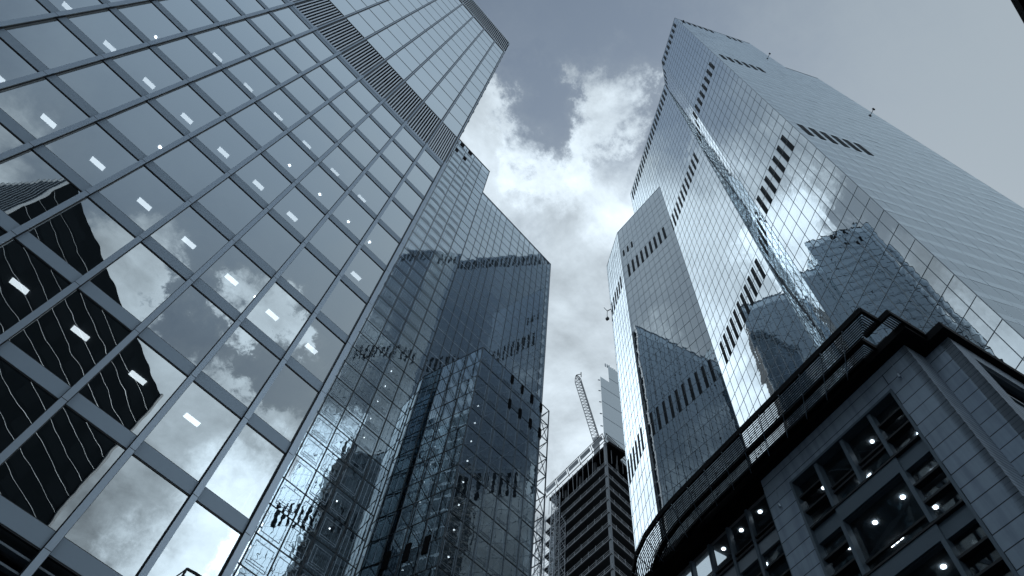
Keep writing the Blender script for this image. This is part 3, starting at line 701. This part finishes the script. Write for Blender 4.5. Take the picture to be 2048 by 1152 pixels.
# window opening with three bays, storey by storey
b = MB()
fS.box(b, 0.0, 0.14, -0.60, 0.05, -1.6, 29.25); fS.box(b, 7.23, 7.37, -0.60, 0.05, -1.6, 29.25); fS.box(b, 0.14, 7.23, -0.60, 0.04, 29.1, 29.25)
b.build('opening_frame', M['steel'], T)
sceil = {}
heads = [29.1, 25.1, 21.18, 17.2, 13.2, 9.2]
for i, hd in enumerate(heads):
    sill = hd - 3.0; nxt = heads[i+1] if i+1 < len(heads) else 5.2
    b = MB(); fS.box(b, 0.14, 7.23, -0.58, -0.22, nxt, sill-0.16, 0); fS.box(b, 0.14, 7.23, -0.58, -0.02, sill-0.16, sill-0.06, 1); fS.box(b, 0.14, 7.23, -0.58, -0.10, sill-0.06, sill, 1)
    fS.box(b, 1.66, 5.58, -0.22, -0.08, nxt+0.02, sill-0.16, 0)
    b.build('spandrel', [M['steel'], M['dark_metal']], T)
    posts = [1.64, 5.46] + ([3.58] if i == 0 else [])
    for p in posts:
        q = MB(); fS.box(q, p, p+0.20, -0.52, -0.05, sill, hd, 0); q.build('mullion', M['steel'], T)
    for a, c in ((0.14, 1.64), (1.84, 5.46), (5.66, 7.23)):
        q = MB(); fS.box(q, a, c, -0.50, -0.47, sill, hd, 0)
        rails = (hd-1.05, hd-2.05) if a != 1.84 else ((hd-1.75, hd-2.05) if i == 0 else (sill+0.62,))
        wo_ = q.build('window', M['glassS'], T)
        for zz in rails:
            q = MB(); fS.box(q, a, c, -0.47, -0.12 if a != 1.84 else -0.35, zz, zz+0.11); q.build('transom', M['dark_metal'], wo_)
    q = MB(); fS.box(q, -1.0, 9.0, -7.0, -0.62, hd+0.02, hd+0.3); sceil[round(hd, 2)] = q.build('ceiling', M['ceiling'], T)
    q = MB(); fS.box(q, 0.2, 7.2, -5.4, -5.2, sill, sill+2.6); q.build('partition', M['interior'], T)
q = MB(); fS.box(q, -1.2, 21.0, -9.0, -7.0, -1.6, TOPZ-0.1); q.build('interior_wall', M['interior'], T)
def on_ceiling(u, zap, zc_, r=0.11):
    p = fS.pt(u, -0.45, zap); k = zc_/zap; x, y = p.x*k, p.y*k; b = MB()
    b.prism([(x+r*math.cos(t*math.pi/5), y+r*math.sin(t*math.pi/5)) for t in range(10)], zc_-0.05, zc_-0.005); b.build('downlight', M['spot'], sceil.get(round(zc_, 2), T))
for u, za, i in [(0.68, 28.2, 0), (2.42, 28.05, 0), (5.91, 27.9, 0), (0.68, 24.36, 1), (2.48, 24.35, 1), (4.22, 24.24, 1), (5.92, 24.06, 1), (2.46, 20.55, 2), (1.45, 22.9, 1), (0.3, 26.5, 0)]:
    on_ceiling(u, za, heads[i], 0.12 if i else 0.10)
for u, za, i in [(6.64, 26.3, 0), (3.28, 26.6, 0), (3.36, 22.75, 1)]:
    p = fS.pt(u, -0.45, za); k = heads[i]/za; x, y = p.x*k, p.y*k; b = MB()
    for j in range(3):
        b.prism([(x+0.09*j+dx, y+0.27*j+dy) for dx, dy in ((0,0),(0.05,0.0),(0.11,0.2),(0.06,0.2))], heads[i]-0.06, heads[i]-0.01)
    b.build('strip_light', M['spot'], sceil[round(heads[i], 2)])
# recessed glazed bay further left
UB1 = 21.5
for za_, zb_ in ((27.35, 28.1), (23.4, 24.2), (19.5, 20.3)):
    b = MB(); fS.box(b, 9.12, UB1, -1.0, -0.55, za_, zb_, 0); fS.box(b, 9.12, UB1, -1.0, -0.42, zb_, zb_+0.14, 1)
    if zb_ > 28: fS.box(b, 9.12, UB1, -1.0, -0.44, 28.45, 28.55, 1)
    b.build('bay_spandrel', [M['pale_panel'], M['dark_metal']], T)
for u in [9.3 + 1.72*j for j in range(8)]:
    q = MB(); fS.box(q, u, u+0.17, -0.75, -0.40, 4, 30.6); q.build('bay_mullion', M['steel'], T)
for z0_, z1_ in ((28.55, 30.6), (24.34, 27.35), (20.3, 23.4)):
    for j in range(7):
        u = 9.47 + 1.72*j; q = MB(); fS.box(q, u, u+1.55, -0.72, -0.69, z0_, z1_, 0)
        if z0_ < 28: 
            for zz in (z0_+1.0, z0_+2.0): fS.box(q, u, u+1.55, -0.69, -0.5, zz, zz+0.10, 1)
        q.build('bay_window', [M['glassS'], M['dark_metal']], T)
for z_ in (30.65, 27.40, 23.45):
    q = MB(); fS.box(q, 9.0, UB1, -7.0, -0.76, z_, z_+0.25); sceil[round(z_, 2)] = q.build('bay_ceiling', M['ceiling'], T)
for u, za, zc_ in [(10.16, 29.73, 30.65), (11.81, 29.66, 30.65), (13.44, 29.52, 30.65), (10.85, 26.6, 27.40), (15.1, 29.5, 30.65)]:
    on_ceiling(u, za, zc_, 0.12)
b = MB(); p0, p1 = fS.pt(14.6, -1.2, 30.6), fS.pt(17.6, -1.2, 30.6)
fS.box(b, 14.7, 18.0, -1.9, -1.0, 30.50, 30.60); b.build('glare_panel', emit('window_glare_panel', (0.8, 0.87, 0.92), 1.1), T)  # glowing panel added to imitate a bright reflection in the bay window
q = MB(); fS.box(q, 9.12, 9.3, -7, -0.62, -1.6, TOPZ); fS.box(q, UB1, UB1+0.5, -7, -0.5, -1.6, TOPZ); q.build('bay_wall', M['interior'], T)
# bracket floodlights on the stone
for u, z in ((-0.72, 29.35), (8.35, 28.3)):
    b = MB(); b.beam(fS.pt(u, 0, z+1.5), fS.pt(u, 0.03, z+0.15), 0.015); b.beam(fS.pt(u, 0, z), fS.pt(u, 0.15, z), 0.03); b.beam(fS.pt(u, 0.14, z-0.05), fS.pt(u, 0.2, z+0.12), 0.07, 0, 8)
    b.build('floodlight', M['alu'], T)
# black eaves following the stepped wall
ez0, ez1 = TOPZ, TOPZ + 0.5
def plan(pts): return [tuple(fS.pt(u, n, 0)[:2]) for u, n in pts]
b = MB(); b.prism(plan([(22, 0.5), (22, -9), (-3.55, -9), (-3.55, -0.80), (-2.55, -0.80), (-2.55, 0.68), (9.0, 0.55), (13, 0.45)]), ez0, ez1)
b.prism(plan([(-3.55, -9), (-3.55, -40), (10, -40), (10, -9)]), ez0, ez1)
b.build('eaves', M['black'], T)
q = MB(); q.prism(plan([(20, -0.4), (20, -30), (-2.6, -30), (-2.6, -2.2), (-1.2, -2.2), (-1.2, -0.4)]), ez1, ez1+1.5); q.build('attic', M['stone'], T)
# the two louvred canopies (brise-soleil)
outer = [(-2.0, 2.80), (4.0, 2.83), (8.0, 2.86), (11.4, 2.86), (13.4, 2.84), (15.0, 2.74), (16.8, 2.46), (18.5, 1.93), (20.2, 1.05), (21.6, -0.2)]
def offs(d):
    out = []
    for k, (u, n) in enumerate(outer):
        a = outer[max(k-1, 0)]; c = outer[min(k+1, len(outer)-1)]; tx, ty = c[0]-a[0], c[1]-a[1]; ln = math.hypot(tx, ty)
        out.append((u + (ty/ln)*d if k else u + d*0.95, n - (tx/ln)*d))
    return out
def strip(mb, pts, w_, z0_, z1_, mi=0):
    for p, q_ in zip(pts, pts[1:]):
        tx, ty = q_[0]-p[0], q_[1]-p[1]; ln = math.hypot(tx, ty) or 1; nx, ny = -ty/ln*w_/2, tx/ln*w_/2
        mb.prism(plan([(p[0]+nx, p[1]+ny), (q_[0]+nx, q_[1]+ny), (q_[0]-nx, q_[1]-ny), (p[0]-nx, p[1]-ny)]), z0_, z1_, mi)
CZ = TOPZ + 0.35
def canopy(name, d0, d1, ns, ret_to, label_part):
    b = MB(); strip(b, offs(d0), 0.14, CZ-0.06, CZ+0.34); strip(b, offs(d1), 0.16, CZ-0.05, CZ+0.26); b.build('canopy_beam', M['black'], T)
    sl_ = MB()
    for k in range(ns):
        d = d0 + 0.10 + (d1-d0-0.2)*k/(ns-1); pts = offs(d)
        for p, q_ in zip(pts, pts[1:]):
            a, c = fS.pt(p[0], p[1], CZ+0.05), fS.pt(q_[0], q_[1], CZ+0.05); sl_.beam(a, c, 0.048, 0, 4, 0.014)
        a = pts[0]; sl_.beam(fS.pt(a[0], a[1], CZ+0.05), fS.pt(a[0], ret_to, CZ+0.05), 0.048, 0, 4, 0.014)
    sl_.build('canopy_slats', M['dark_metal'], T)
    b = MB(); p = offs(d0)[0]; strip(b, [p, (p[0], ret_to)], 0.14, CZ-0.06, CZ+0.34); b.build('canopy_return', M['black'], T)
canopy('outer', 0.0, 1.25, 10, 1.60, '')
canopy('inner', 1.32, 2.15, 7, 0.55, '')
# louvred return of the inner canopy round the corner
b = MB()
for k in range(6):
    u = -2.05 - 0.11*k; b.beam(fS.pt(u, 1.5, CZ+0.05), fS.pt(u, -0.75, CZ+0.05), 0.048, 0, 4, 0.014)
b.build('canopy_slats', M['dark_metal'], T)
b = MB(); strip(b, [(-2.62, 1.64), (-2.62, -0.8)], 0.12, CZ-0.06, CZ+0.34); strip(b, [(-2.62, 1.60), (-1.0, 1.60)], 0.12, CZ-0.06, CZ+0.34); b.build('canopy_beam', M['black'], T)
oc, ic = offs(-0.05), offs(2.2)
def along(pts, s_):
    acc = 0
    for p, q_ in zip(pts, pts[1:]):
        ln = math.hypot(q_[0]-p[0], q_[1]-p[1])
        if acc+ln >= s_: t = (s_-acc)/ln; return (p[0]+(q_[0]-p[0])*t, p[1]+(q_[1]-p[1])*t)
        acc += ln
    return pts[-1]
for k in range(14):
    s_ = 1.35 + 1.58*k; p = along(outer, s_)
    best = along(ic, s_*0.97)
    b = MB(); a, c = fS.pt(p[0], p[1]+0.05, CZ-0.09), fS.pt(best[0], best[1], CZ-0.13); b.beam(a, c, 0.028, 0, 4, 0.04)
    b.build('canopy_bracket', M['alu'], T)

# ================================================================== TOWER UNDER CONSTRUCTION
T = empty('unfinished_tower', 'dark concrete tower under construction with open floors, guard rails and a pale roof edge', 'building')
KC = (101.255, 73.297); fK = FR(KC, 77.5, (-1, 0)); fK2 = FR(KC, -0.6, (0, -1)); KL, KR = 26.2, 32.0; KU = 1.0
ks = [(140.5 - 4.12*k)*KU for k in range(34)]; KT = 149.0*KU
for z in ks:
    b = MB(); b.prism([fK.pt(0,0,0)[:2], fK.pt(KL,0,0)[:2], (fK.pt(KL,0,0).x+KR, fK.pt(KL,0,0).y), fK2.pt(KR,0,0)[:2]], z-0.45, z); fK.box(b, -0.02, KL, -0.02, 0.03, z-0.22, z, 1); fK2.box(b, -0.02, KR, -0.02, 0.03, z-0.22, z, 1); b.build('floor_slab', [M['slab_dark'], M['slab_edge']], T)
b = MB()
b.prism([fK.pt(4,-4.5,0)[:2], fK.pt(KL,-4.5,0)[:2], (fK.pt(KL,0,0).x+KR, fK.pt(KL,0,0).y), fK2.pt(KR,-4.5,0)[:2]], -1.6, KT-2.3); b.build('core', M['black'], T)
for z in ks[:22]:
    rl = MB()
    for fr, ln in ((fK, 19.0), (fK2, KR)):
        for zz in (z+0.55, z+1.1): rl.beam(fr.pt(0.1, -0.1, zz), fr.pt(ln, -0.1, zz), 0.045)
        for u in frange(0.2, ln, int(ln/2.4)): rl.beam(fr.pt(u, -0.1, z), fr.pt(u, -0.1, z+(1.6 if random.random() < 0.4 else 1.15)), 0.05)
    rl.build('guard_rail', M['scaffold'], T)
for fr, u in [(fK, 0.45), (fK, 7.0), (fK, 13.5), (fK, 20.0), (fK2, 8), (fK2, 16), (fK2, 24)]:
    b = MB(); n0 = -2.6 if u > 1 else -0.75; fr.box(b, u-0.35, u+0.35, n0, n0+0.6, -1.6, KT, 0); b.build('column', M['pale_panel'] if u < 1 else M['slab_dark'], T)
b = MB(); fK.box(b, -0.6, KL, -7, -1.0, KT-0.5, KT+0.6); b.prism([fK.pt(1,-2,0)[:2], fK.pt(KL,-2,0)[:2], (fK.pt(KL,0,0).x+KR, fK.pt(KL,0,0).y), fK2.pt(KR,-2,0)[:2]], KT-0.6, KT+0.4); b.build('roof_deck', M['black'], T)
for fr, ln in ((fK, KL), (fK2, KR)):   # tilted protection fans round the roof edge
    for a, c in zip(frange(-0.3, ln, int(ln/5.2)), frange(-0.3, ln, int(ln/5.2))[1:]):
        b = MB(); fm = MB(); p = [fr.pt(a+0.5, 0.45, KT+.9), fr.pt(c-0.5, 0.45, KT+.9), fr.pt(c-0.5, 0.85, KT+2.1), fr.pt(a+0.5, 0.85, KT+2.1)]
        q_ = [v + Vector((0, 0, 0.12)) for v in p]; b.hexa(p+q_, 0)
        for uu in (a, c): fm.beam(fr.pt(uu, 0.0, KT-.2), fr.pt(uu, 1.0, KT+2.6), 0.10, 0)
        fm.beam(fr.pt(a, 1.0, KT+2.4), fr.pt(c, 1.0, KT+2.4), 0.10, 0); fm.beam(fr.pt(a, 0.2, KT+.1), fr.pt(c, 0.2, KT+.1), 0.12, 0)
        po = b.build('protection_fan', M['mesh_screen'], T); fm.build('fan_frame', M['dark_metal'], po)
for fr, ln in ((fK, KL), (fK2, KR)):
    for u in frange(0.6, ln-0.6, int(ln/2.3)):
        uu = u+random.uniform(-.5, .5); b = MB(); b.beam(fr.pt(uu, -0.2, KT-.2), fr.pt(uu+random.uniform(-.5, .5), -0.3, ks[0]+.1+random.uniform(0, 3)), 0.08); b.build('hanging_cable', M['slab_edge'], T)
# hoist masts standing against the left face
def mast(name, label, u0, n0, wd, zt):
    r_ = empty(name, label, 'hoist mast', 'hoist masts on the unfinished tower')
    b = MB(); cs = [(u0, n0), (u0+wd, n0), (u0+wd, n0+wd), (u0, n0+wd)]
    for c_ in cs: b.beam(fK.pt(c_[0], c_[1], -1.6), fK.pt(c_[0], c_[1], zt), 0.10)
    b.build('chord', M['scaffold'], r_); b = MB(); z = 40.0; k = 0
    while z < zt-1.6:
        for a, c_ in zip(cs, cs[1:]+cs[:1]):
            b.beam(fK.pt(*a, z), fK.pt(*c_, z+1.6) if k % 2 else fK.pt(*c_, z), 0.06); b.beam(fK.pt(*c_, z), fK.pt(*a, z+1.6), 0.05)
        z += 1.6; k += 1
    b.build('bracing', M['scaffold'], r_)
mast('hoist_mast', 'pale lattice hoist mast fixed to the unfinished tower, nearer its corner', 19.0, 0.6, 1.6, 145)
mast('hoist_mast', 'lattice hoist mast at the far left edge of the unfinished tower', 25.4, 0.6, 1.7, 141)
# scaffold bay between the masts
r_ = empty('scaffolding', 'tube scaffolding bays on the left face of the unfinished tower', 'scaffolding')
b = MB(); pn = MB()
for z in ks[2:24]:
    for u in (16.6, 18.6, 21.2, 23.2, 25.2):
        b.beam(fK.pt(u, 0.5, z-4.1), fK.pt(u, 0.5, z), 0.06)
    for zz in (z, z+1.0, z+2.0): b.beam(fK.pt(16.6, 0.5, zz), fK.pt(18.8, 0.5, zz), 0.05); b.beam(fK.pt(21.0, 0.5, zz), fK.pt(25.2, 0.5, zz), 0.05)
    b.beam(fK.pt(16.6, 0.5, z), fK.pt(18.6, 0.5, z+4), 0.05); b.beam(fK.pt(21.2, 0.5, z), fK.pt(25.0, 0.5, z+4), 0.05)
    if z < 130: fK.box(pn, 21.4, 23.0, 0.1, 0.2, z+0.3, z+3.6)
b.build('tubes', M['scaffold'], r_); pn.build('boards', M['joint'], r_)

# ------------------------------------------------------------------ crane
T = empty('tower_crane', 'pale lattice luffing crane jib rising above the unfinished tower', 'crane')
def rayp(az, el, d): return Vector((d*math.cos(R(az)), d*math.sin(R(az)), d*math.tan(R(el))))
j0 = rayp(36.9, 50.2, 134.0); j1 = rayp(39.35, 55.35, 126.0)
dj = (j1-j0); LJ = dj.length; dj.normalize(); sj = dj.cross(Vector((0, 0, 1))).normalized(); uj = sj.cross(dj)
b = MB(); n = 22
def chord(k, t):
    wd = 1.1 if t < 0.93 else 1.1*(1-(t-0.93)/0.075); p = j0 + dj*LJ*t
    return p + sj*wd*(-1, 1, 0)[k] + uj*(0, 0, 1.75 if t < 0.93 else 1.75*(1-(t-0.93)/0.075))[k]
for k in range(3):
    for i in range(n): b.beam(chord(k, i/n), chord(k, (i+1)/n), 0.13)
b.build('jib_chord', M['crane'], T); b = MB()
for i in range(n):
    for k, m_ in ((0, 1), (1, 2), (2, 0)):
        b.beam(chord(k, i/n), chord(m_, (i+1)/n), 0.07)
        b.beam(chord(k, i/n), chord(m_, i/n), 0.06)
b.build('jib_bracing', M['crane'], T)
b = MB(); tip = chord(0, 1.0); b.beam(tip, tip+sj*-1.8+Vector((0, 0, -1.0)), 0.12); b.beam(tip+sj*-1.8, tip+sj*-1.8+Vector((0, 0, -2.6)), 0.14); b.beam(tip, tip+Vector((0, 0, -3.0)), 0.06); b.build('hook_block', M['dark_metal'], T)
b = MB(); b.beam(j0+Vector((0, 0, -14)), j0+Vector((0, 0, 0.5)), 0.9); b.build('mast', M['crane'], T)

# ------------------------------------------------------------------ far tower
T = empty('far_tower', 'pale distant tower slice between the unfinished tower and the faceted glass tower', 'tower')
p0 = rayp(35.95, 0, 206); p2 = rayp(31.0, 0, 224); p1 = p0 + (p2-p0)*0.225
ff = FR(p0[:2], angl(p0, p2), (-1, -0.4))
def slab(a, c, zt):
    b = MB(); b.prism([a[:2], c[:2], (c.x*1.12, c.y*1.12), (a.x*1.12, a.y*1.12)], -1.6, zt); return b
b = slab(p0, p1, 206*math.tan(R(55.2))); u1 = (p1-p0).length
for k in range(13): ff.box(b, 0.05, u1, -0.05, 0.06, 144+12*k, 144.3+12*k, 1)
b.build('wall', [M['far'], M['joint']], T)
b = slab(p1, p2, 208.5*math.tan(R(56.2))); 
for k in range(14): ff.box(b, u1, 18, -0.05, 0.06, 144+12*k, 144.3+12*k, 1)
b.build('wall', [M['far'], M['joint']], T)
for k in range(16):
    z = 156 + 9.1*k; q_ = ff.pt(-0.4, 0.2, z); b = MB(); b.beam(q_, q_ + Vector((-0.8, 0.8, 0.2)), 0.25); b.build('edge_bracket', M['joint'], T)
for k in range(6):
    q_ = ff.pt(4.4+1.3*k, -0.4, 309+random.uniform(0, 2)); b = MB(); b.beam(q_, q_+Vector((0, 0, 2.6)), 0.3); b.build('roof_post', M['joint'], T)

# ================================================================== buildings that only show as reflections
T = empty('black_tower', 'black tower with thin pale floor lines, mirrored in the left office tower', 'tower')
QA, QB, QZ = (-27.7, -50.6), (9.2, -77.3), 110.0
fQ = FR(QA, angl(QA, QB), (0.6, 0.8)); QL = dist(QA, QB); fQ2 = FR(QA, angl(QA, (-36.1, -61.8)), (-0.8, 0.6))
b = MB(); b.prism([QA, QB, (QB[0]-24, QB[1]-32), (QA[0]-24, QA[1]-32)], -1.6, QZ); b.build('wall', M['glassQ'], T)
b = MB(); z = 6.0
while z < QZ-2: fQ.box(b, 0, QL, -0.05, 0.06, z, z+0.07); z += 3.4
b.build('floor_line', M['joint'], T)
rq = random.Random(3)
b = MB(); z = 6.3
while z < QZ-4:
    u = rq.uniform(0, 4)
    while u < QL-3:
        ln = rq.uniform(2, 9); fQ.box(b, u, min(u+ln, QL-0.4), -0.05, 0.02, z+0.4, z+2.9); u += ln + rq.uniform(0.6, 8)
    z += 3.4
b.build('window_band', M['glassQ2'], T)
b = MB()
for u in frange(0.4, QL, 90): fQ.box(b, u, u+0.10, 0.0, 0.08, 4, 68)
b.build('fins', M['dark_metal'], T)
b = MB()
for u in frange(0.0, 39, 36): fQ2.box(b, u, u+0.35, 0.0, 0.5, 4, QZ+0.5)
b.build('side_fins', M['joint'], T)
b = MB(); fQ.box(b, QL-0.25, QL+0.25, -0.3, 0.3, 0, QZ+0.3); b.build('corner_trim', M['mesh_screen'], T)
T = empty('roof_plant_block', 'low block with caged roof plant, mirrored at the bottom of the left tower', 'building')
b = MB(); b.prism([(23.5, -45), (36, -45), (36, -62), (23.5, -62)], -1.6, 56.5); b.build('wall', M['concrete'], T)
b = MB()
for x in (23.6, 26.0, 28.4, 30.8):
    for y in (-45.2, -48): b.beam((x, y, 56.5), (x, y, 60), 0.2)
for z in (57.7, 58.9, 60.0):
    for y in (-45.2, -48): b.beam((23.6, y, z), (30.8, y, z), 0.17)
    b.beam((23.6, -45.2, z), (23.6, -48, z), 0.10)
b.build('plant_cage', M['dark_metal'], T)
b = MB(); b.prism([(25, -45.8), (30, -45.8), (30, -47.6), (25, -47.6)], 56.6, 59.2); b.build('roof_plant', M['joint_dark'], T)
# building on the photographer's side of the street; only its dark eaves corner enters the frame
T = empty('eaves_building', 'building whose black eaves just cut the top right corner of the view', 'building')
b = MB(); b.prism([(-14, -9.2), (16, -9.2), (16, -24), (-14, -24)], -1.6, 20.0); b.build('wall', M['stone_fine'], T)
b = MB(); b.prism([(-14.5, -7.27), (16.5, -7.27), (16.5, -24.3), (-14.5, -24.3)], 20.0, 20.4); b.build('eaves', M['black'], T)

T = empty('added_slate_tower', 'tall slate grey tower added out of view to darken the reflections in the middle tower', 'tower')
b = MB(); b.prism([(-60, 12.8), (-60, 66), (-95, 66), (-95, 12.8)], -1.6, 262); b.build('wall', M['slate'], T)  # unseen tower, added to darken what the middle tower mirrors
b = MB(); fT = FR((-60, 12.8), 90, (1, 0))
for k in range(64): fT.box(b, 0, 53.2, -0.05, 0.12, 4+4.05*k, 5.1+4.05*k)
for k in range(27): fT.box(b, 2.0*k, 2.0*k+0.18, -0.05, 0.18, 0, 262)
b.build('floor_band', M['joint_dark'], T)
